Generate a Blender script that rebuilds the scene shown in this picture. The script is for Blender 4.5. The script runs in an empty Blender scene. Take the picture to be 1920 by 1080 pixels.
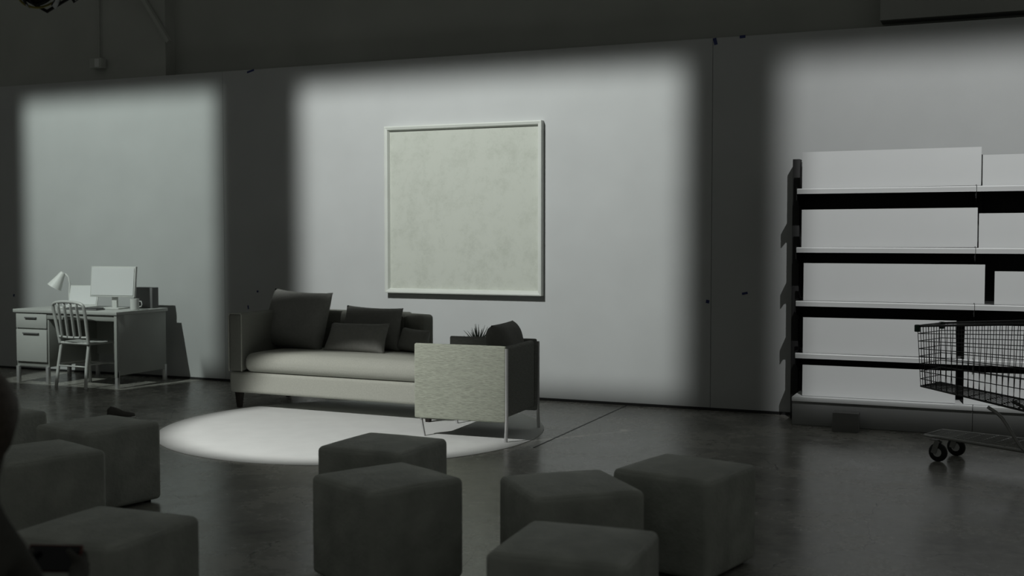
import bpy, bmesh, math, random
from mathutils import Vector, Matrix, Euler
random.seed(7)
SC=bpy.context.scene
COL=SC.collection
SC.view_settings.view_transform='Standard'
SC.view_settings.look='None'

# ------------------------------------------------------------------ materials
def mat(name, col, rough=.7, var=.0, nscale=8., bump=0., bscale=60., metal=0., spec=.4, detail=4.):
    m=bpy.data.materials.new(name); m.use_nodes=True
    nt=m.node_tree; b=nt.nodes['Principled BSDF']
    b.inputs['Roughness'].default_value=rough; b.inputs['Metallic'].default_value=metal
    b.inputs['Specular IOR Level'].default_value=spec
    tc=nt.nodes.new('ShaderNodeTexCoord')
    n=nt.nodes.new('ShaderNodeTexNoise'); n.inputs['Scale'].default_value=nscale; n.inputs['Detail'].default_value=detail
    nt.links.new(tc.outputs['Object'],n.inputs['Vector'])
    r=nt.nodes.new('ShaderNodeValToRGB')
    r.color_ramp.elements[0].position=.3; r.color_ramp.elements[1].position=.7
    r.color_ramp.elements[0].color=(*[c*(1-var) for c in col],1)
    r.color_ramp.elements[1].color=(*[min(1,c*(1+var)) for c in col],1)
    nt.links.new(n.outputs['Fac'],r.inputs['Fac']); nt.links.new(r.outputs['Color'],b.inputs['Base Color'])
    if bump>0:
        n2=nt.nodes.new('ShaderNodeTexNoise'); n2.inputs['Scale'].default_value=bscale; n2.inputs['Detail'].default_value=6
        nt.links.new(tc.outputs['Object'],n2.inputs['Vector'])
        bp=nt.nodes.new('ShaderNodeBump'); bp.inputs['Strength'].default_value=bump; bp.inputs['Distance'].default_value=.01
        nt.links.new(n2.outputs['Fac'],bp.inputs['Height']); nt.links.new(bp.outputs['Normal'],b.inputs['Normal'])
    return m

def weave_mat(name, c1, c2):
    m=bpy.data.materials.new(name); m.use_nodes=True
    nt=m.node_tree; b=nt.nodes['Principled BSDF']; b.inputs['Roughness'].default_value=.9
    b.inputs['Specular IOR Level'].default_value=.1
    tc=nt.nodes.new('ShaderNodeTexCoord'); mp=nt.nodes.new('ShaderNodeMapping')
    mp.inputs['Scale'].default_value=(28,28,300)
    n=nt.nodes.new('ShaderNodeTexNoise'); n.inputs['Scale'].default_value=1; n.inputs['Detail'].default_value=5
    nt.links.new(tc.outputs['Object'],mp.inputs['Vector']); nt.links.new(mp.outputs['Vector'],n.inputs['Vector'])
    r=nt.nodes.new('ShaderNodeValToRGB'); r.color_ramp.elements[0].position=.3; r.color_ramp.elements[1].position=.7
    r.color_ramp.elements[0].color=(*c1,1); r.color_ramp.elements[1].color=(*c2,1)
    nt.links.new(n.outputs['Fac'],r.inputs['Fac']); nt.links.new(r.outputs['Color'],b.inputs['Base Color'])
    return m

def floor_mat():
    m=bpy.data.materials.new('polished_concrete'); m.use_nodes=True
    nt=m.node_tree; N=nt.nodes; L=nt.links; b=N['Principled BSDF']
    tc=N.new('ShaderNodeTexCoord')
    n=N.new('ShaderNodeTexNoise'); n.inputs['Scale'].default_value=1.7; n.inputs['Detail'].default_value=12; n.inputs['Roughness'].default_value=.75
    n2=N.new('ShaderNodeTexNoise'); n2.inputs['Scale'].default_value=.45; n2.inputs['Detail'].default_value=3
    L.new(tc.outputs['Object'],n.inputs['Vector']); L.new(tc.outputs['Object'],n2.inputs['Vector'])
    r=N.new('ShaderNodeValToRGB'); e=r.color_ramp.elements
    e[0].position=.32; e[0].color=(.12,.118,.105,1); e[1].position=.68; e[1].color=(.38,.37,.335,1)
    L.new(n.outputs['Fac'],r.inputs['Fac'])
    wv=N.new('ShaderNodeTexNoise'); wv.inputs['Scale'].default_value=3; wv.inputs['Detail'].default_value=5
    L.new(tc.outputs['Object'],wv.inputs['Vector'])
    mixv=N.new('ShaderNodeMixRGB'); mixv.inputs[0].default_value=.18
    L.new(tc.outputs['Object'],mixv.inputs[1]); L.new(wv.outputs['Color'],mixv.inputs[2])
    v=N.new('ShaderNodeTexVoronoi'); v.feature='DISTANCE_TO_EDGE'; v.inputs['Scale'].default_value=1.1
    L.new(mixv.outputs[0],v.inputs['Vector'])
    lt=N.new('ShaderNodeMath'); lt.operation='LESS_THAN'; lt.inputs[1].default_value=.0025
    L.new(v.outputs['Distance'],lt.inputs[0])
    gate=N.new('ShaderNodeMath'); gate.operation='GREATER_THAN'; gate.inputs[1].default_value=.56
    L.new(n2.outputs['Fac'],gate.inputs[0])
    mu=N.new('ShaderNodeMath'); mu.operation='MULTIPLY'; L.new(lt.outputs[0],mu.inputs[0]); L.new(gate.outputs[0],mu.inputs[1])
    mx=N.new('ShaderNodeMixRGB'); mx.inputs[2].default_value=(.09,.088,.08,1)
    L.new(mu.outputs[0],mx.inputs[0]); L.new(r.outputs['Color'],mx.inputs[1])
    L.new(mx.outputs[0],b.inputs['Base Color'])
    rr=N.new('ShaderNodeMapRange'); rr.inputs['From Min'].default_value=.35; rr.inputs['From Max'].default_value=.7
    rr.inputs['To Min'].default_value=.19; rr.inputs['To Max'].default_value=.34
    L.new(n.outputs['Fac'],rr.inputs['Value']); L.new(rr.outputs[0],b.inputs['Roughness'])
    b.inputs['Specular IOR Level'].default_value=.65
    return m

M_floor=floor_mat()
M_back=mat('grey_backdrop_cloth',(.50,.51,.508),.95,.03,2.0,.15,300,spec=.05)
M_wall=mat('dark_painted_wall',(.40,.41,.38),.9,.08,1.2,spec=.1)
M_wall2=mat('dark_painted_pilaster',(.42,.43,.40),.9,.08,1.2,spec=.1)
M_dark=mat('black_metal',(.015,.015,.015),.5,.1)
M_rub=mat('black_rubber',(.01,.01,.01),.6,.1)
M_ott=mat('dark_grey_leatherette',(.42,.435,.40),.6,.18,7,.35,45,spec=.35)
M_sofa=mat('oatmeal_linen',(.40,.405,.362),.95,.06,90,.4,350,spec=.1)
M_sofa_shade=mat('oatmeal_linen_painted_shade',(.21,.213,.19),.95,.05,90,.4,350,spec=.1)  # same sofa linen, shade painted into the colour for arm, backrest and wing
M_pil=mat('charcoal_pillow_cloth',(.22,.22,.207),.95,.06,40,.3,300,spec=.05)
M_pil2=mat('slate_pillow_cloth',(.24,.24,.225),.95,.06,40,.3,300,spec=.05)
M_wood=mat('dark_stained_wood',(.02,.016,.013),.4,.3,20)
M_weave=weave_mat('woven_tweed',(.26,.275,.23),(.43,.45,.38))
M_weave_shade=weave_mat('tweed_painted_shade',(.20,.205,.19),(.29,.295,.275))  # same tweed darkened: painted shade on the back and far side panels
M_chrome=mat('brushed_steel',(.6,.6,.6),.35,.05,metal=.6)
M_rug=mat('white_rug_felt',(.64,.65,.64),.95,.03,5,.25,200,spec=.05)
M_white=mat('matte_white_paint',(.62,.63,.61),.6,.03,5)
M_lamp=mat('white_lamp_enamel',(.74,.75,.73),.5,.03,5)
M_board=mat('white_card',(.70,.71,.71),.8,.02,2,spec=.15)
M_frame=mat('ivory_frame_paint',(.60,.62,.58),.5,.03,5)
M_canvas=mat('mottled_ivory_canvas',(.62,.64,.54),.95,.0,5)
def canvas_fix():
    nt=M_canvas.node_tree; n=[x for x in nt.nodes if x.type=='TEX_NOISE'][0]
    n.inputs['Scale'].default_value=3.0; n.inputs['Detail'].default_value=15; n.inputs['Roughness'].default_value=.85
    r=[x for x in nt.nodes if x.type=='VALTORGB'][0]
    r.color_ramp.elements[0].position=.34; r.color_ramp.elements[1].position=.52
    r.color_ramp.elements[0].color=(.435,.455,.40,1); r.color_ramp.elements[1].color=(.535,.555,.50,1)
canvas_fix()
M_desk=mat('grey_enamel_steel',(.34,.35,.33),.5,.04,3)
M_desktop=mat('desk_top_laminate',(.46,.47,.45),.5,.04,3)
M_lip=mat('shelf_lip_enamel',(.75,.76,.76),.4,.02,3)
M_shelf=mat('shelf_grey_enamel',(.14,.14,.14),.6,.05,3)
M_shelfd=mat('shelf_black_enamel',(.02,.02,.02),.6,.05,3)
M_wire=mat('zinc_wire',(.06,.06,.06),.4,.05,metal=.5)
M_chas=mat('zinc_chassis_tube',(.30,.30,.29),.35,.05,metal=.6)
M_green=mat('dark_green_plastic',(.02,.05,.035),.5,.05)
M_tape=mat('blue_tape',(.035,.045,.14),.8,.05)
M_leaf=mat('succulent_leaf',(.09,.12,.09),.6,.3,20)
M_hair=mat('dark_brown_hair',(.08,.062,.05),.6,.3,60,.4,120)
M_cloth=mat('black_jacket_cloth',(.08,.077,.07),.9,.1,20)
M_red=mat('dark_red_phone_case',(.14,.035,.025),.5,.05)
M_glass=mat('black_glass',(.01,.01,.012),.1,.0)
M_yel=mat('yellow_cable',(.35,.30,.08),.5,.05)
M_box=mat('grey_box_card',(.19,.19,.185),.8,.05)

# ------------------------------------------------------------------ helpers
def empty(name,loc,rot=0.,label=None,cat=None,group=None):
    e=bpy.data.objects.new(name,None); e.empty_display_size=.1
    e.location=loc; e.rotation_euler=(0,0,rot) if not isinstance(rot,tuple) else rot
    COL.objects.link(e)
    if label: e['label']=label
    if cat: e['category']=cat
    if group: e['group']=group
    return e
def tag(o,label,cat,group=None,kind=None):
    o['label']=label; o['category']=cat
    if group: o['group']=group
    if kind: o['kind']=kind
    return o
def fin(name,bm,m,parent=None,loc=(0,0,0),rot=(0,0,0),smooth=False,angle=None):
    bmesh.ops.recalc_face_normals(bm,faces=bm.faces)
    me=bpy.data.meshes.new(name); bm.to_mesh(me); bm.free()
    me.materials.append(m)
    if smooth:
        for p in me.polygons: p.use_smooth=True
        if angle:
            try: me.set_sharp_from_angle(angle=math.radians(angle))
            except Exception: pass
    o=bpy.data.objects.new(name,me); o.location=loc; o.rotation_euler=rot
    COL.objects.link(o)
    if parent: o.parent=parent
    return o
def addbox(bm,c,s,bev=0,seg=2,R=None):
    t=bmesh.new(); bmesh.ops.create_cube(t,size=1)
    for v in t.verts: v.co=Vector((v.co.x*s[0],v.co.y*s[1],v.co.z*s[2]))
    if bev>0: bmesh.ops.bevel(t,geom=t.edges[:],offset=bev,segments=seg,affect='EDGES',profile=.5)
    for v in t.verts:
        p=v.co
        if R is not None: p=R@p
        v.co=p+Vector(c)
    merge(bm,t)
def merge(bm,t):
    me=bpy.data.meshes.new('tmp'); t.to_mesh(me); t.free(); bm.from_mesh(me); bpy.data.meshes.remove(me)
def box(name,c,s,m,parent=None,bev=0,seg=2,rot=(0,0,0)):
    bm=bmesh.new(); addbox(bm,(0,0,0),s,bev,seg)
    return fin(name,bm,m,parent,c,rot,smooth=bev>0,angle=40 if bev>0 else None)
def tube(bm,pts,r,seg=8,closed=False,flat=None):
    P=[Vector(p) for p in pts]; n=len(P)
    rings=[]; up=None
    for i in range(n):
        if closed: t=(P[(i+1)%n]-P[i-1])
        else: t=P[min(i+1,n-1)]-P[max(i-1,0)]
        t.normalize()
        if up is None:
            a=Vector((0,0,1)) if abs(t.z)<.9 else Vector((1,0,0))
            up=(a-t*a.dot(t)).normalized()
        else: up=(up-t*up.dot(t)).normalized()
        s=t.cross(up)
        rr=r[i] if isinstance(r,(list,tuple)) else r
        rx,ry=(rr,rr) if flat is None else flat
        rings.append([bm.verts.new(P[i]+up*math.cos(2*math.pi*k/seg)*rx+s*math.sin(2*math.pi*k/seg)*ry) for k in range(seg)])
    for i in range(n if closed else n-1):
        a=rings[i]; b=rings[(i+1)%n]
        for k in range(seg): bm.faces.new((a[k],a[(k+1)%seg],b[(k+1)%seg],b[k]))
    if not closed:
        bm.faces.new(rings[0]); bm.faces.new(rings[-1][::-1])
def tubeobj(name,pts,r,m,parent=None,seg=8,closed=False,flat=None):
    bm=bmesh.new(); tube(bm,pts,r,seg,closed,flat); return fin(name,bm,m,parent,smooth=True,angle=50)
def arc(pts,n=6):
    P_=[Vector(p) for p in pts]; out=[]
    for i in range(len(P_)-1):
        p0=P_[max(i-1,0)];p1=P_[i];p2=P_[i+1];p3=P_[min(i+2,len(P_)-1)]
        for k in range(n):
            t=k/n
            out.append(.5*((2*p1)+(-p0+p2)*t+(2*p0-5*p1+4*p2-p3)*t*t+(-p0+3*p1-3*p2+p3)*t**3))
    out.append(P_[-1]); return out
def lathe(name,prof,m,parent=None,loc=(0,0,0),rot=(0,0,0),seg=24):
    bm=bmesh.new(); rings=[]
    for (r,z) in prof:
        if r<1e-5: rings.append([bm.verts.new((0,0,z))])
        else: rings.append([bm.verts.new((r*math.cos(2*math.pi*k/seg),r*math.sin(2*math.pi*k/seg),z)) for k in range(seg)])
    for a,b in zip(rings,rings[1:]):
        for k in range(seg):
            k2=(k+1)%seg
            if len(a)==1 and len(b)>1: bm.faces.new((a[0],b[k],b[k2]))
            elif len(b)==1 and len(a)>1: bm.faces.new((a[k],a[k2],b[0]))
            elif len(a)>1: bm.faces.new((a[k],a[k2],b[k2],b[k]))
    return fin(name,bm,m,parent,loc,rot,smooth=True,angle=45)
def rbox_bm(s,r,n=10,fn=None):
    h=[x/2 for x in s]
    def samp(hh):
        rr=min(r,hh*.95)
        e=[0,.25,.5,.75,1]
        a=[-hh+rr*t for t in e]; inner=[-hh+rr+(2*hh-2*rr)*i/n for i in range(1,n)]
        return a+inner+[-x for x in a[::-1]]
    S=[samp(x) for x in h]
    bm=bmesh.new()
    for ax in range(3):
        u,v=[(1,2),(2,0),(0,1)][ax]
        for sg in (-1,1):
            g=[]
            for a in S[u]:
                row=[]
                for b in S[v]:
                    p=[0,0,0]; p[ax]=sg*h[ax]; p[u]=a; p[v]=b
                    row.append(bm.verts.new(p))
                g.append(row)
            for i in range(len(g)-1):
                for j in range(len(g[0])-1):
                    bm.faces.new((g[i][j],g[i+1][j],g[i+1][j+1],g[i][j+1]))
    bmesh.ops.remove_doubles(bm,verts=bm.verts,dist=1e-5)
    for vt in bm.verts:
        p=vt.co; q=Vector([max(-(h[i]-min(r,h[i]*.95)),min(h[i]-min(r,h[i]*.95),p[i])) for i in range(3)])
        d=p-q
        if d.length>1e-7:
            dn=d.normalized()
            vt.co=Vector([q[i]+dn[i]*min(r,h[i]*.95) for i in range(3)])
        if fn: vt.co+=fn(vt.co.copy(),h)
    return bm
def pillow(name,w,hh,t,m,loc,rot,parent=None,seed=0,pinch=.07,slump=0.):
    rnd=random.Random(seed); ph=[rnd.uniform(0,6) for _ in range(4)]
    bm=bmesh.new(); n=24
    for sg in (-1,1):
        g=[]
        for i in range(n+1):
            row=[]
            for j in range(n+1):
                u=-1+2*i/n; v=-1+2*j/n
                x=w/2*u*(1-pinch*(1-v*v)**1.0*abs(u)); z=hh/2*v*(1-pinch*(1-u*u)*abs(v))
                th=t/2*((1-u**4)**.55)*((1-v**4)**.55)
                th*=1+.07*math.sin(5*u+ph[0])*math.sin(4*v+ph[1])-slump*v
                x*=1-slump*.35*v
                row.append(bm.verts.new((x,sg*(th+.004),z)))
            g.append(row)
        for i in range(n):
            for j in range(n): bm.faces.new((g[i][j],g[i+1][j],g[i+1][j+1],g[i][j+1]))
    bmesh.ops.remove_doubles(bm,verts=bm.verts,dist=.0085)
    return fin(name,bm,m,parent,loc,rot,smooth=True)

# ------------------------------------------------------------------ room
D=10.05
def structure(o): o['kind']='structure'; return o
fl=box('floor',(-4,6,-.05),(24,14,.1),M_floor); structure(fl)
wb=box('wall_back',(-4,D+.35,3.0),(24,.2,6),M_wall); structure(wb)
for x0,x1 in ((-13.0,-7.6),(-7.597,-2.352),(-2.348,4.0)):
    w=box('wall_backdrop',((x0+x1)/2,D+.04,3.29/2),(x1-x0,.08,3.29),M_back); structure(w)
t=box('trim_1',(-10.9,D+.17,4.6),(4.96,.16,2.8),M_wall2); structure(t)
t=box('trim_2',(1.6,D+.15,4.9),(5.1,.22,3.1),mat('dark_beam_paint',(.36,.365,.345),.9,.08,1.2)); structure(t)
t=box('trim_3',(-8.68,D+.05,4.15),(.04,.05,1.2),M_wall2,rot=(0,math.radians(-35),0)); structure(t)
t=box('trim_4',(-3.12,8.9,.0008),(.014,2.3,.0016),M_dark); structure(t)
t=box('baseboard_back',(-4,D-.006,.012),(17.5,.012,.024),M_shelfd); structure(t)

def rugf():
    bm=bmesh.new(); n=96; R=1.54; rings=[]
    for r,z in ((0,.006),(R*.5,.006),(R-.02,.006),(R,.004),(R,.0005)):
        if r==0: rings.append([bm.verts.new((0,0,z))])
        else: rings.append([bm.verts.new((r*math.cos(2*math.pi*k/n),r*math.sin(2*math.pi*k/n),z)) for k in range(n)])
    for a,b in zip(rings,rings[1:]):
        for k in range(n):
            k2=(k+1)%n
            if len(a)==1: bm.faces.new((a[0],b[k],b[k2]))
            else: bm.faces.new((a[k],a[k2],b[k2],b[k]))
    bm.faces.new(rings[-1][::-1])
    return fin('round_rug',bm,M_rug,None,(-4.79,8.00,0),smooth=True,angle=40)
tag(rugf(),'large round white flat rug under the sofa and armchair','rug')

# ------------------------------------------------------------------ ottomans
def ott_bm():
    def fn(p,h):
        o=Vector((0,0,0)); u=p.x/h[0]; v=p.y/h[1]
        k=max(0,1-u*u)*max(0,1-v*v)
        if p.z>h[2]*.5: o.z+=.014*k+.003*math.sin(9*u+2)*math.cos(8*v)*k
        kk=max(0,1-(p.z/h[2])**2)
        if abs(u)>.8: o.x+=math.copysign(.005,u)*kk*max(0,1-v*v)
        if abs(v)>.8: o.y+=math.copysign(.005,v)*kk*max(0,1-u*u)
        return o
    return rbox_bm((.50,.50,.452),.027,10,fn)
ottmesh=None; footmesh=None; seammesh=None
def ottoman(x,y,rotd,label='cube ottoman upholstered in dark grey leatherette on concrete floor',s=1.0,g='cube ottomans on the concrete floor'):
    global ottmesh,footmesh,seammesh
    e=empty('ottoman',(x,y,0),math.radians(rotd),label,'ottoman',g)
    if ottmesh is None:
        o=fin('upholstered_body',ott_bm(),M_ott,e,(0,0,.241),smooth=True); ottmesh=o.data
        bm=bmesh.new(); hs=.240; pts=[]
        r=.03
        for cx,cy,a0 in ((hs-r,hs-r,0),(-hs+r,hs-r,90),(-hs+r,-hs+r,180),(hs-r,-hs+r,270)):
            for k in range(5):
                a=math.radians(a0+k*22.5); pts.append((cx+r*math.cos(a),cy+r*math.sin(a),0))
        tube(bm,pts,.004,6,closed=True)
        p=fin('piping',bm,M_ott,e,(0,0,.458),smooth=True); seammesh=p.data
        f=lathe('foot',[(0,0),(.02,0),(.022,.02),(0,.02)],M_rub,e,(.19,.19,0),seg=12); footmesh=f.data
        rest=[(-.19,.19),(.19,-.19),(-.19,-.19)]
    else:
        o=bpy.data.objects.new('upholstered_body',ottmesh); o.location=(0,0,.241); o.parent=e; COL.objects.link(o)
        p=bpy.data.objects.new('piping',seammesh); p.location=(0,0,.458); p.parent=e; COL.objects.link(p)
        rest=[(.19,.19),(-.19,.19),(.19,-.19),(-.19,-.19)]
    for a,b in rest:
        f=bpy.data.objects.new('foot',footmesh); f.location=(a,b,0); f.parent=e; COL.objects.link(f)
    return e
for x,y,r in ((-1.345,5.25,-14),(-2.965,5.25,-3),(-2.53,4.51,-28),(-1.72,4.70,41),(-1.37,3.80,3),(-4.79,5.14,-13),(-4.47,4.36,-20),(-3.08,3.33,1),(-5.70,5.18,-10)):
    ottoman(x,y,r)

# ------------------------------------------------------------------ sofa
S=empty('sofa',(-5.36,8.86,0.006),math.radians(-2),'oatmeal linen sofa with single bench seat cushion and dark tapered legs','sofa')
bm=rbox_bm((2.10,.84,.19),.03,12)
fin('base_frame',bm,M_sofa,S,(.05,.0,.235),smooth=True)
def cf(p,h):
    u=p.x/h[0]; v=p.y/h[1]; o=Vector((0,0,0))
    k=max(0,1-u**4)*max(0,1-v**4)
    if p.z>0: o.z+=.02*k
    if v<-.7: o.y-=.02*max(0,1-u**6)*max(0,1-(p.z/h[2])**2)
    return o
fin('seat_cushion',rbox_bm((1.93,.74,.17),.07,12,cf),M_sofa,S,(.14,-.075,.415),smooth=True)
fin('arm',rbox_bm((.15,.92,.52),.03,8),M_sofa_shade,S,(-.915,.02,.595),smooth=True)
fin('backrest',rbox_bm((1.26,.17,.50),.035,8),M_sofa_shade,S,(-.24,.42,.60),smooth=True)
fin('backrest_wing',rbox_bm((.30,.15,.49),.035,6),M_sofa_shade,S,(.50,.375,.595),(0,0,math.radians(-22)),smooth=True)
bm=bmesh.new()
tube(bm,[(-.985,-.436,.335),(-.985,-.436,.835),(-.975,-.43,.852),(-.855,-.43,.852),(-.845,-.436,.835),(-.845,-.436,.335)],.006,6)
fin('piping',bm,M_sofa,S,smooth=True)
for lx,ly in ((-.93,-.36),(1.02,-.36),(-.93,.38),(1.02,.38)):
    bm=bmesh.new(); t=bmesh.new(); bmesh.ops.create_cube(t,size=1)
    for v in t.verts:
        k=1.0 if v.co.z>0 else .6
        v.co=Vector((v.co.x*.06*k,v.co.y*.06*k,v.co.z*.145))
    merge(bm,t); fin('leg',bm,M_wood,S,(lx,ly,.0725))
def P(name,w,h,t,m,loc,rot,lab,seed,g='throw pillows on the sofa',slump=.2):
    o=pillow(name,w,h,t,m,loc,tuple(math.radians(a) for a in rot),seed=seed,slump=slump)
    tag(o,lab,'pillow',g); return o
P('throw_pillow',.74,.57,.21,M_pil,(-6.00,9.00,.775),(-20,2,-8),'large square charcoal throw pillow leaning on sofa backrest',1,slump=.12)
P('throw_pillow',.66,.40,.13,M_pil,(-5.24,9.07,.715),(-16,1,-4),'charcoal rectangular throw pillow against sofa backrest',2)
P('throw_pillow',.66,.29,.14,M_pil2,(-5.27,8.86,.64),(-26,-1,-5),'slate lumbar pillow in front of charcoal pillow on sofa',3,slump=.1)
P('throw_pillow',.34,.22,.12,M_pil,(-4.78,9.02,.62),(-16,3,-14),'small dark bolster pillow at sofa corner',4)

# ------------------------------------------------------------------ armchair
A=empty('armchair',(-3.78,8.19,0.0065),math.radians(2),'boxy armchair with pale tweed side panels and slim steel legs','armchair')
hx,hy=.38,.335
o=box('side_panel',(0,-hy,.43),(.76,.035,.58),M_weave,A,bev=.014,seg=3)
o=box('side_panel',(0,hy,.43),(.76,.035,.58),M_weave_shade,A,bev=.014,seg=3)
o=fin('back_panel',rbox_bm((.06,.62,.54),.025,6),M_weave_shade,A,(hx-.035,0,.44),smooth=True)
fin('seat_cushion',rbox_bm((.66,.62,.16),.05,8,cf),M_pil2,A,(-.03,0,.37),smooth=True)
o=box('seat_frame',(0,0,.26),(.70,.62,.06),M_dark,A,bev=.005)
for lx,ly,bx,by,zt in ((hx+.006,-hy-.012,hx+.006,-hy-.03,.70),(hx+.006,hy+.012,hx+.006,hy+.03,.70)):
    tubeobj('leg',[(bx,by,0),(lx,ly,.14),(lx,ly,zt)],.011,M_chrome,A,seg=6,flat=(.014,.008))
for ly in (-1,1):
    tubeobj('leg',[(-hx+.07,ly*(hy-.02),0),(-hx+.03,ly*(hy-.02),.20)],.012,M_chrome,A,seg=6)
o=pillow('throw_pillow',.56,.42,.20,M_pil,(-3.54,8.23,.665),(math.radians(-12),0,math.radians(96)),seed=9,pinch=.02)
tag(o,'plump dark back pillow leaning inside the armchair','pillow')

T=empty('side_table',(-4.00,8.80,0.0065),0,'small round dark side table behind the armchair','table')
lathe('table_top',[(0,.50),(.14,.50),(.145,.51),(.14,.52),(0,.52)],M_wood,T)
lathe('pedestal',[(0,0),(.11,0),(.11,.012),(.02,.03),(.02,.50),(0,.50)],M_dark,T)
G=empty('potted_plant',(-4.04,8.78,.527),0,'spiky dark succulent in a small pot on side table','plant')
lathe('pot',[(0,0),(.05,0),(.065,.11),(.055,.11),(.05,.09),(0,.09)],M_white,G)
bm=bmesh.new()
for k in range(34):
    a=k*2.4; el=math.radians(20+65*(k/34.)); Ln=.17-.025*(k%3)
    pts=[]; rs=[]
    for s_ in range(5):
        tt=s_/4; r_=Ln*tt*math.cos(el); z=.105+Ln*tt*math.sin(el)+.01*tt*tt
        pts.append((r_*math.cos(a),r_*math.sin(a),z)); rs.append(.008*(1-tt)+.001)
    tube(bm,pts,rs,5)
fin('leaves',bm,M_leaf,G,smooth=True)

# ------------------------------------------------------------------ picture
F=empty('framed_picture',(-4.78,D,1.81),0,'large square pale framed picture with mottled ivory canvas on wall','picture')
W2,H2=.835,.82; fw=.046; dp=.07
o=box('canvas',(0,-.018,0),(2*W2-.06,.03,2*H2-.06),M_canvas,F)
bm=bmesh.new()
def fr(x0,x1,z0,z1):
    prof=[(0,0),(0,-dp),(.010,-dp-.003),(fw-.012,-dp+.004),(fw,-.034),(fw,0)]
    rings=[]
    for (i,d) in prof:
        rings.append([bm.verts.new((x,d,z)) for x,z in ((x0+i,z0+i),(x1-i,z0+i),(x1-i,z1-i),(x0+i,z1-i))])
    for k in range(len(rings)):
        a=rings[k]; b=rings[(k+1)%len(rings)]
        for q in range(4): bm.faces.new((a[q],a[(q+1)%4],b[(q+1)%4],b[q]))
fr(-W2,W2,-H2,H2)
fin('frame',bm,M_frame,F)

# ------------------------------------------------------------------ desk
K=empty('desk',(-8.91,9.48,0),0,'grey steel pedestal office desk with two file drawers','desk')
box('desk_top',(0,0,.765),(1.40,.78,.035),M_desktop,K,bev=.004)
box('side_panel',(.675,0,.44),(.025,.74,.62),M_desk,K,bev=.003)
box('modesty_panel',(.2,.34,.5),(.93,.02,.48),M_desk,K)
box('center_drawer',(.205,-.355,.715),(.90,.03,.06),M_desk,K,bev=.003)
box('pedestal',(-.455,.0,.46),(.45,.72,.565),M_desk,K,bev=.004)
for zc,hh in ((.66,.15),(.40,.34)):
    d=box('drawer',(-.455,-.37,zc),(.42,.022,hh),M_desktop,K,bev=.003)
    box('handle',(0.0,-.020,hh/2-.04),(.16 if hh<.2 else .22,.016,.014),M_shelf,d,bev=.003)
for lx in (-.66,-.25,.672):
    for ly in (-.36,.36):
        box('leg',(lx,ly,.09),(.035,.035,.18),M_chrome,K,bev=.003)
box('front_post',(.672,-.365,.43),(.035,.03,.64),M_desk,K,bev=.003)

def monitor():
    e=empty('computer_monitor',(-8.63,9.52,.7835),math.radians(6),'flat white-screened computer monitor on the desk','monitor')
    box('housing',(0,0,.285),(.55,.03,.325),M_white,e,bev=.004,rot=(math.radians(-6),0,0))
    box('screen',(0,-.019,.287),(.52,.004,.29),M_board,e,rot=(math.radians(-6),0,0))
    box('stand_neck',(0,.02,.08),(.06,.03,.15),M_white,e,bev=.004)
    box('stand_base',(0,0,.006),(.24,.18,.012),M_white,e,bev=.004)
monitor()
def laptop():
    e=empty('laptop',(-9.07,9.46,.7835),math.radians(14),'open pale laptop on the desk beside the monitor','laptop')
    box('keyboard_deck',(0,-.02,.01),(.34,.24,.018),M_white,e,bev=.004)
    s=box('lid',(0,.13,.125),(.34,.012,.23),M_white,e,bev=.004,rot=(math.radians(-18),0,0))
    box('screen',(0,-.008,0),(.31,.004,.20),M_board,s)
laptop()
o=box('desk_file_box',(-8.42,9.775,.7835+.11),(.25,.10,.22),M_shelf,None,bev=.004); tag(o,'dark grey file box behind the monitor on the desk','box')
e=empty('keyboard',(-8.78,9.26,.7835),math.radians(3),'slim dark computer keyboard on desk in front of monitor','keyboard')
box('case',(0,0,.008),(.40,.14,.014),M_shelf,e,bev=.003)
bm=bmesh.new()
for i in range(14):
    for j in range(4): addbox(bm,(-.182+i*.028,-.045+j*.03,.018),(.022,.024,.008),0)
fin('keys',bm,M_wire,e)
e=empty('mug',(-8.30,9.46,.7835),math.radians(20),'plain white mug near the desk edge','mug')
lathe('cup',[(0,0),(.042,0),(.045,.01),(.045,.115),(.040,.115),(.040,.012),(0,.012)],M_white,e)
tubeobj('handle',[(.044,0,.09),(.07,0,.088),(.078,0,.06),(.07,0,.035),(.044,0,.03)],.006,M_white,e)
e=empty('desk_lamp',(-9.34,9.62,.7835),0,'white cone-shaded desk lamp with curved arm on desk','lamp')
lathe('base',[(0,0),(.07,0),(.07,.012),(.02,.02),(0,.02)],M_lamp,e)
tubeobj('arm',[(0,0,.015),(.0,0,.15),(.01,0,.25),(.0,-.01,.325),(-.03,-.02,.355),(-.07,-.04,.355)],.009,M_lamp,e)
lathe('lamp_shade',[(0,.065),(.026,.06),(.035,.035),(.042,0),(.08,-.125),(.074,-.125),(.037,0),(0,.03)],M_lamp,e,(-.075,-.05,.32),(math.radians(-16),math.radians(26),0))

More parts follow.
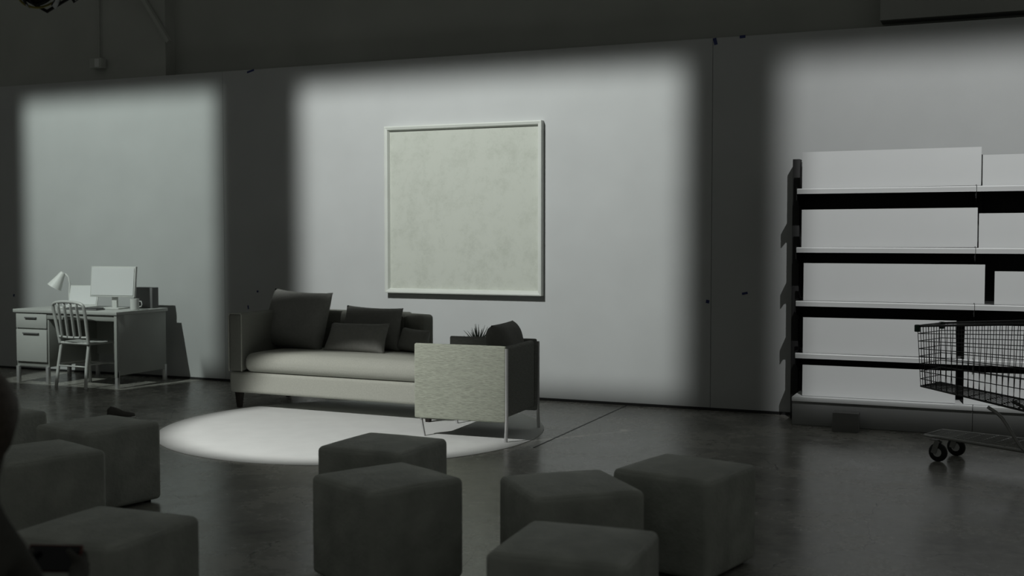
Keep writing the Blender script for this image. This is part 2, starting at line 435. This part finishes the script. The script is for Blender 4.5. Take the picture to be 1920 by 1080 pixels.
C=empty('desk_chair',(-8.70,9.20,0),math.radians(-4),'brushed metal slat-back chair pushed in at the desk','chair')
M_al=mat('painted_aluminium',(.56,.57,.55),.45,.03,5,metal=.1)
bm=bmesh.new()
tube(bm,arc([(-.20,-.17,.44),(-.21,-.20,.62),(-.218,-.235,.80),(-.185,-.252,.865),(0,-.268,.885),(.185,-.252,.865),(.218,-.235,.80),(.21,-.20,.62),(.20,-.17,.44)]),.017,8)
tube(bm,arc([(-.20,-.185,.52),(0,-.21,.515),(.20,-.185,.52)]),.012,8)
for x in (-.13,-.045,.045,.13):
    tube(bm,arc([(x,-.205,.515),(x,-.225,.66),(x,-.258,.868)],4),.01,6,flat=(.007,.019))
fin('backrest',bm,M_al,C,smooth=True)
fin('seat',rbox_bm((.42,.40,.028),.013,6,lambda p,h:Vector((0,0,-.010*max(0,1-(p.x/h[0])**2)*max(0,1-(p.y/h[1])**2)))),M_al,C,(0,.02,.455),smooth=True)
for sx in (-1,1):
    tubeobj('leg',[(sx*.195,-.16,.45),(sx*.20,-.20,.22),(sx*.21,-.225,0)],.017,M_al,C)
    tubeobj('leg',[(sx*.185,.19,.45),(sx*.19,.205,.22),(sx*.20,.215,0)],.017,M_al,C)
bm=bmesh.new(); tube(bm,[(-.20,-.20,.22),(.20,-.20,.22)],.008); tube(bm,[(-.19,.205,.22),(.19,.205,.22)],.008)
for sx in (-1,1): tube(bm,[(sx*.20,-.20,.24),(sx*.19,.205,.24)],.008)
fin('stretcher',bm,M_al,C,smooth=True)

# ------------------------------------------------------------------ gondola shelf
GX0,GX1,GY=-1.56,1.25,9.60
Gd=empty('store_shelf',(0,0,0),0,'tall black and white store gondola shelving standing at the wall','shelf')
box('back_panel',(( GX0+GX1)/2,9.995,1.1),(GX1-GX0,.02,2.16),M_shelfd,Gd)
for x in (-1.59,-.165,1.25):
    box('upright',(x,9.93,1.10),(.06,.10,2.20),M_shelfd,Gd,bev=.003)
ZL=[1.92,1.44,1.0,.57]
for z in ZL:
    for x0,x1 in ((-1.535,-.172),(-.168,1.22)):
        box('shelf_board',((x0+x1)/2,9.79,z),(x1-x0,.38,.018),M_shelf,Gd)
        bm=bmesh.new()
        pr=[(0,-.022),(-.012,-.024),(-.018,.012),(-.004,.020),(0,.02)]
        a=[bm.verts.new((x0,9.60+p[0],z+p[1])) for p in pr]; b=[bm.verts.new((x1,9.60+p[0],z+p[1])) for p in pr]
        for k in range(5): bm.faces.new((a[k],a[(k+1)%5],b[(k+1)%5],b[k]))
        bm.faces.new(a); bm.faces.new(b[::-1])
        fin('price_lip',bm,M_lip,Gd)
        for xb in (x0-.006,x1-.006):
            bm=bmesh.new(); pts=[(9.60,z+.03),(9.98,z+.03),(9.98,z-.17),(9.9,z-.17),(9.60,z-.075)]
            if xb>x0: pts=[(9.61,z-.005),(9.98,z-.005),(9.98,z-.14),(9.9,z-.14),(9.61,z-.055)]
            a=[bm.verts.new((xb-.003,p[0],p[1])) for p in pts]; b=[bm.verts.new((xb+.003,p[0],p[1])) for p in pts]
            for k in range(5): bm.faces.new((a[k],a[(k+1)%5],b[(k+1)%5],b[k]))
            bm.faces.new(a); bm.faces.new(b[::-1]); fin('bracket',bm,M_shelfd,Gd)
M_kick=mat('kick_plate_enamel',(.28,.285,.28),.6,.05,3)
for x0,x1 in ((-1.55,-.172),(-.168,1.22)):
    box('base_deck',((x0+x1)/2,9.76,.215),(x1-x0,.46,.035),M_lip,Gd,bev=.003)
    box('kick_plate',((x0+x1)/2,9.56,.10),(x1-x0,.02,.195),M_kick,Gd)
SG='blank white boards on the store shelves'
for x0,x1,z0,z1 in ((-1.50,-.14,1.942,2.24),(-1.50,-.16,1.462,1.77),(-1.48,-.10,1.022,1.33),(-1.48,-.30,.592,.885),(-1.48,-.30,.236,.49),
                    (-.13,1.15,1.942,2.18),(-.15,1.15,1.462,1.73),(-.03,1.15,1.022,1.28),(-.24,1.15,.592,.86),(-.24,1.15,.236,.49)):
    o=box('blank_sign_board',((x0+x1)/2,9.625,(z0+z1)/2),(x1-x0,.012,z1-z0),M_board,None,rot=(math.radians(-1.0),math.radians(random.uniform(-.25,.1)),0))
    tag(o,'blank white rectangular board standing behind shelf lip','board',SG)
o=box('small_carton',(-1.10,9.40,.075),(.20,.14,.15),M_box,None,bev=.003,rot=(0,0,.03)); tag(o,'small dark grey box on floor before the store shelf','box')

# ------------------------------------------------------------------ cart
Kt=empty('shopping_cart',(-.44,8.55,0),math.radians(-22),'empty wire shopping cart with dark green corner bumpers','cart')
def lerp(a,b,t): return a+(b-a)*t
def top(t,s): return Vector((lerp(0,.92,t),s*lerp(.19,.27,t),lerp(.93,1.0,t)))
def bot(t,s): return Vector((lerp(.01,.90,t),s*lerp(.15,.22,t),lerp(.51,.40,t)))
bm=bmesh.new()
for s in (-1,1):
    for k in range(24):
        t=k/23; tube(bm,[top(t,s),bot(t,s)],.0026,5)
    for j in range(1,8):
        q=j/8; tube(bm,[top(0,s).lerp(bot(0,s),q),top(1,s).lerp(bot(1,s),q)],.0030,5)
    tube(bm,[top(0,s),top(1,s)],.008,6); tube(bm,[bot(0,s),bot(1,s)],.006,6)
for t in (0,1):
    for k in range(1,9):
        q=k/9; tube(bm,[top(t,-1).lerp(top(t,1),q),bot(t,-1).lerp(bot(t,1),q)],.0026,5)
    for j in range(1,8):
        q=j/8; tube(bm,[top(t,-1).lerp(bot(t,-1),q),top(t,1).lerp(bot(t,1),q)],.0030,5)
    tube(bm,[top(t,-1),top(t,1)],.008,6); tube(bm,[bot(t,-1),bot(t,1)],.006,6)
for k in range(1,10):
    q=k/10; tube(bm,[bot(0,-1).lerp(bot(0,1),q),bot(1,-1).lerp(bot(1,1),q)],.003,5)
for k in range(1,8):
    t=k/8; tube(bm,[bot(t,-1),bot(t,1)],.0034,5)
fin('basket',bm,M_wire,Kt,smooth=True)
bm=bmesh.new()
for s in (-1,1):
    tube(bm,arc([(.04,s*.14,.17),(.5,s*.20,.165),(.92,s*.25,.16)],3),.011,8)
    tube(bm,arc([(.50,s*.2,.42),(.60,s*.215,.36),(.72,s*.235,.20),(.78,s*.24,.16)],4),.012,8)
    tube(bm,arc([(.92,s*.25,.16),(.98,s*.26,.5),(1.02,s*.27,1.0)],4),.012,8)
tube(bm,[(.04,-.14,.17),(.04,.14,.17)],.011,8); tube(bm,[(.92,-.25,.16),(.92,.25,.16)],.011,8)
fin('chassis',bm,M_chas,Kt,smooth=True)
bm=bmesh.new()
for k in range(1,10):
    q=k/10; tube(bm,[Vector((.04,-.14,.178)).lerp(Vector((.04,.14,.178)),q),Vector((.90,-.24,.172)).lerp(Vector((.90,.24,.172)),q)],.003,5)
for k in range(1,9):
    t=k/9; tube(bm,[(lerp(.04,.9,t),-lerp(.14,.24,t),.175),(lerp(.04,.9,t),lerp(.14,.24,t),.175)],.003,5)
fin('lower_tray',bm,M_chas,Kt,smooth=True)
tubeobj('handle',[(1.03,-.29,1.0),(1.03,.29,1.0)],.018,M_green,Kt,seg=10)
for s in (-1,1):
    box('corner_bumper',(0.0,s*.19,.915),(.035,.035,.05),M_green,Kt,bev=.006)
for cx,cy in ((.11,-.145),(.11,.145),(.86,-.24),(.86,.24)):
    c=empty('caster',(cx,cy,0)); c.parent=Kt
    w=lathe('wheel',[(0,-.014),(.055,-.014),(.064,-.008),(.064,.008),(.055,.014),(0,.014)],M_rub,c,(.03,0,.064),(math.radians(90),0,0))
    h=lathe('hub',[(0,-.017),(.03,-.017),(.03,.017),(0,.017)],M_chrome,c,(.03,0,.064),(math.radians(90),0,0),seg=12)
    bm=bmesh.new()
    for s in (-1,1): addbox(bm,(.018,s*.022,.10),(.035,.004,.09),R=Matrix.Rotation(.3,3,'Y'))
    addbox(bm,(.005,0,.147),(.05,.05,.006)); fin('fork',bm,M_chas,c)

# ------------------------------------------------------------------ small bits
for x,z,w,h in ((-7.24,3.275,.09,.02),(-2.33,3.26,.03,.06),(-2.09,3.285,.05,.025),(-2.38,.97,.03,.03),(-2.05,1.05,.05,.02),(-7.30,.80,.015,.04),(-7.18,.97,.02,.02),(-10.6,.86,.02,.03)):
    o=box('tape_mark',(x,D-.0012,z),(w,.002,h),M_tape,None,rot=(0,random.uniform(-.3,.3),0)); tag(o,'small strip of blue tape on the grey backdrop','tape','blue tape marks on the backdrop')
e=empty('junction_box',(-9.32,D+.09,3.48),0,'grey electrical junction box with conduit on the upper wall','electrical box')
box('housing',(0,-.05,0),(.17,.09,.11),M_wall2,e,bev=.006)
box('cover_plate',(.03,-.10,0),(.06,.012,.09),M_white,e,bev=.003)
tubeobj('conduit',[(0,-.03,.05),(0,-.03,1.6)],.012,M_wall2,e)
R_=empty('stage_light',(-4.62,4.60,2.82),math.radians(35),'black hanging stage light with yoke and yellow safety cable','stage light')
lathe('can',[(0,.20),(.05,.20),(.065,.16),(.07,0),(.078,0),(.078,-.015),(.066,-.015),(.062,.15),(0,.15)],M_dark,R_,(0,0,.0),(math.radians(60),0,math.radians(-30)))
tubeobj('yoke',[(-.11,-.04,-.02),(-.13,-.05,.12),(-.08,-.05,.24),(.08,-.05,.24),(.13,-.05,.12),(.11,-.04,-.02)],.009,M_chrome,R_)
tubeobj('pipe',[(-1.3,-.08,.42),(1.3,-.08,.42)],.024,M_dark,R_)
tubeobj('safety_cable',arc([(-.12,-.05,.05),(-.10,-.02,-.05),(-.02,0,-.08),(.08,.02,-.03),(.18,.02,.06),(.2,-.04,.35)]),.006,M_yel,R_)
tubeobj('support_arm',[(-.22,.0,.42),(-.18,.02,.02),(.02,.04,-.09),(.24,.02,.05),(.30,0,.42)],.010,M_dark,R_)
tubeobj('support_arm',[(-.10,.0,.42),(.16,.02,-.04),(.34,0,.10)],.008,M_dark,R_)
for k in range(2):
    a=k*math.pi
    box('barn_door',(.08*math.cos(a),.08*math.sin(a)-.03,-.05),(.10,.006,.07),M_dark,R_,rot=(math.radians(30),0,a+math.pi/2))

e=empty('sneaker',(-6.85,7.62,0),math.radians(50),'dark low-top sneaker lying on the floor by the rug','shoe')
e.scale=(.85,.85,.85)
bm=bmesh.new()
secs=[(-.13,.032,.085),(-.10,.038,.115),(-.04,.036,.095),(.02,.042,.06),(.08,.046,.045),(.13,.03,.03)]
rg=[]
for x,w,h in secs:
    rg.append([bm.verts.new((x,w*math.cos(a),.018+max(0,h*math.sin(a)))) for a in [math.pi*k/8 for k in range(9)]])
for a,b in zip(rg,rg[1:]):
    for k in range(8): bm.faces.new((a[k],a[k+1],b[k+1],b[k]))
    bm.faces.new((a[0],b[0],b[8],a[8]))
bm.faces.new(rg[0]); bm.faces.new(rg[-1][::-1])
fin('upper',bm,M_cloth,e,smooth=True)
fin('sole',rbox_bm((.28,.09,.02),.009,4),M_white,e,(0,0,.0105),smooth=True)

# ------------------------------------------------------------------ person seated at the edge
def person():
    px,py=-2.215,1.98
    ottoman(px,py,-10,'cube ottoman in dark leatherette with a seated person')
    e=empty('person',(px,py,.485),math.radians(20),'person seated on an ottoman holding a phone, dark jacket','person')
    V=[];E=[];Rr=[]
    def v(p,r,par=None):
        V.append(p);Rr.append(r); i=len(V)-1
        if par is not None:E.append((par,i))
        return i
    pel=v((0,-.05,.10),(.12,.09)); sp=v((0,-.06,.24),(.10,.09),pel); ch=v((0,-.05,.34),(.095,.08),sp)
    nk=v((0,-.02,.45),(.042,.042),ch); hd=v((0,.01,.54),(.06,.07),nk); hd2=v((0,.03,.63),(.065,.08),hd); v((0,.02,.69),(.045,.055),hd2)
    cx=.0
    for s in (-1,1):
        sh=v((s*.11,-.05,.32),(.042,.042),ch); el=v((s*.14,.06,.14),(.038,.038),sh)
        wr=v((cx+s*.10,.30,.155),(.024,.026),el); pm=v((cx+s*.085,.37,.17),(.02,.032),wr)
        for q in range(4):
            f1=v((cx+s*.080,.405,.20-.022*q),(.009,.009),pm); f2=v((cx+s*.055,.42,.205-.022*q),(.008,.008),f1)
        t1=v((cx+s*.07,.36,.205),(.010,.010),pm); v((cx+s*.045,.372,.22),(.009,.009),t1)
        hp=v((s*.10,.0,.09),(.075,.07),pel); kn=v((s*.12,.40,.045),(.055,.055),hp); an=v((s*.12,.42,-.38),(.04,.04),kn); v((s*.13,.55,-.45),(.032,.026),an)
    me=bpy.data.meshes.new('body'); me.from_pydata(V,E,[]); me.materials.append(M_cloth)
    o=bpy.data.objects.new('body',me); COL.objects.link(o); o.parent=e
    sk=o.modifiers.new('skin','SKIN'); sk.use_smooth_shade=True
    for i,r in enumerate(Rr): me.skin_vertices[0].data[i].radius=r
    me.skin_vertices[0].data[0].use_root=True
    sb=o.modifiers.new('sub','SUBSURF'); sb.levels=2; sb.render_levels=2
    bm=bmesh.new(); bmesh.ops.create_uvsphere(bm,u_segments=24,v_segments=16,radius=1)
    for q in bm.verts:
        n=q.co.copy()
        k=1+.03*math.sin(9*n.x+5*n.z)
        q.co=Vector((n.x*.085*k,n.y*.10*k,n.z*.11*k-(0.03 if n.y<0 and n.z<0 else 0)))
    fin('hair',bm,M_hair,e,(0,.01,.645),smooth=True)
    ph=empty('smartphone',(0,0,0),(math.radians(-25),0,math.radians(20)),'smartphone in a dark red case held by seated person','phone')
    m=Matrix.Rotation(math.radians(20),4,'Z'); pos=m@Vector((cx,.392,.19)); ph.location=(px+pos.x,py+pos.y,.485+pos.z)
    box('case',(0,0,0),(.15,.010,.075),M_red,ph,bev=.004)
    box('screen',(0,-.0056,0),(.14,.002,.067),M_glass,ph)
person()

# ------------------------------------------------------------------ projector lights
def projector(name,loc,target,energy,color,kind,angle,radius,build):
    l=bpy.data.lights.new(name,'SPOT'); l.energy=energy; l.color=color; l.spot_size=math.radians(angle); l.spot_blend=.1; l.shadow_soft_size=radius
    o=bpy.data.objects.new(name,l); COL.objects.link(o); o.location=loc
    o.rotation_euler=(Vector(target)-Vector(loc)).to_track_quat('-Z','Y').to_euler()
    l.use_nodes=True; nt=l.node_tree; em=[n for n in nt.nodes if n.type=='EMISSION'][0]
    g=nt.nodes.new('ShaderNodeNewGeometry'); sp=nt.nodes.new('ShaderNodeSeparateXYZ'); nt.links.new(g.outputs['Incoming'],sp.inputs[0])
    def m(op,a,b=None):
        n=nt.nodes.new('ShaderNodeMath'); n.operation=op
        for i,x in enumerate((a,b)):
            if x is None: continue
            if isinstance(x,(int,float)): n.inputs[i].default_value=x
            else: nt.links.new(x,n.inputs[i])
        return n.outputs[0]
    def ss(x,a,b):
        n=nt.nodes.new('ShaderNodeMapRange'); n.interpolation_type='SMOOTHSTEP'
        n.inputs['From Min'].default_value=a; n.inputs['From Max'].default_value=b
        nt.links.new(x,n.inputs['Value']); return n.outputs[0]
    dx,dy,dz=sp.outputs
    if kind=='wall':
        u=m('ADD',m('MULTIPLY',m('DIVIDE',dx,dy),D-loc[1]),loc[0]); v=m('ADD',m('MULTIPLY',m('DIVIDE',dz,dy),D-loc[1]),loc[2])
    else:
        u=m('ADD',m('MULTIPLY',m('DIVIDE',dx,dz),-loc[2]),loc[0]); v=m('ADD',m('MULTIPLY',m('DIVIDE',dy,dz),-loc[2]),loc[1])
    def rect(x0,x1,z0,z1,w,shear=0,z_ref=0):
        uu=u if not shear else m('SUBTRACT',u,m('MULTIPLY',m('SUBTRACT',v,z_ref),shear))
        a=m('MULTIPLY',ss(uu,x0-w/2,x0+w/2),m('SUBTRACT',1,ss(uu,x1-w/2,x1+w/2)))
        b=m('MULTIPLY',ss(v,z0-w/2,z0+w/2),m('SUBTRACT',1,ss(v,z1-w/2,z1+w/2)))
        return m('MULTIPLY',a,b)
    def circ(cx,cy,r0,r1):
        a=m('SUBTRACT',u,cx); b=m('SUBTRACT',v,cy)
        d=m('SQRT',m('ADD',m('MULTIPLY',a,a),m('MULTIPLY',b,b)))
        return m('SUBTRACT',1,ss(d,r0,r1))
    out=build(m,ss,rect,circ)
    nt.links.new(out,em.inputs['Strength'])
    return o
projector('projector_left',(-9.1,5.0,5.4),(-9.0,D,1.2),900,(.90,1,.94),'wall',100,.02,
    lambda m,ss,rect,circ:m('MAXIMUM',rect(-10.38,-7.70,.14,3.08,.38),rect(-10.1,-7.9,-1.3,.6,.12)))
projector('projector_center',(-5.3,3.6,6.3),(-4.6,D,1.5),2050,(.96,1,.97),'wall',90,.02,
    lambda m,ss,rect,circ:rect(-6.62,-2.62,.10,3.06,.44))
projector('projector_right',(.5,5.0,5.9),(0,D,1.5),880,(.98,1,.99),'wall',110,.02,
    lambda m,ss,rect,circ:rect(-1.72,1.9,-.42,3.04,.46))
projector('projector_rug',(-6.5,3.8,4.2),(-4.5,8,0),1100,(.99,1,.965),'floor',90,.03,
    lambda m,ss,rect,circ:m('MAXIMUM',m('MULTIPLY',circ(-4.78,8.03,1.28,1.66),m('SUBTRACT',1,rect(-3.34,-2.0,8.0,10.5,.10))),rect(-4.3,-3.25,7.93,8.74,.05,.757,7.99)))

wd=bpy.data.worlds.new('dim_room'); SC.world=wd; wd.use_nodes=True
bg=wd.node_tree.nodes['Background']; bg.inputs[0].default_value=(.96,1,.92,1); bg.inputs[1].default_value=.062

cam=bpy.data.cameras.new('camera'); co=bpy.data.objects.new('camera',cam); COL.objects.link(co)
cam.sensor_width=36; cam.lens=2150/1920*36; cam.clip_end=100
yaw=math.radians(23.02); pit=math.atan(97/2150)
co.location=(0,0,1.55); co.rotation_euler=(math.radians(90)-pit,0,yaw)
cam.dof.use_dof=True; cam.dof.focus_distance=8.5; cam.dof.aperture_fstop=2.4
SC.camera=co
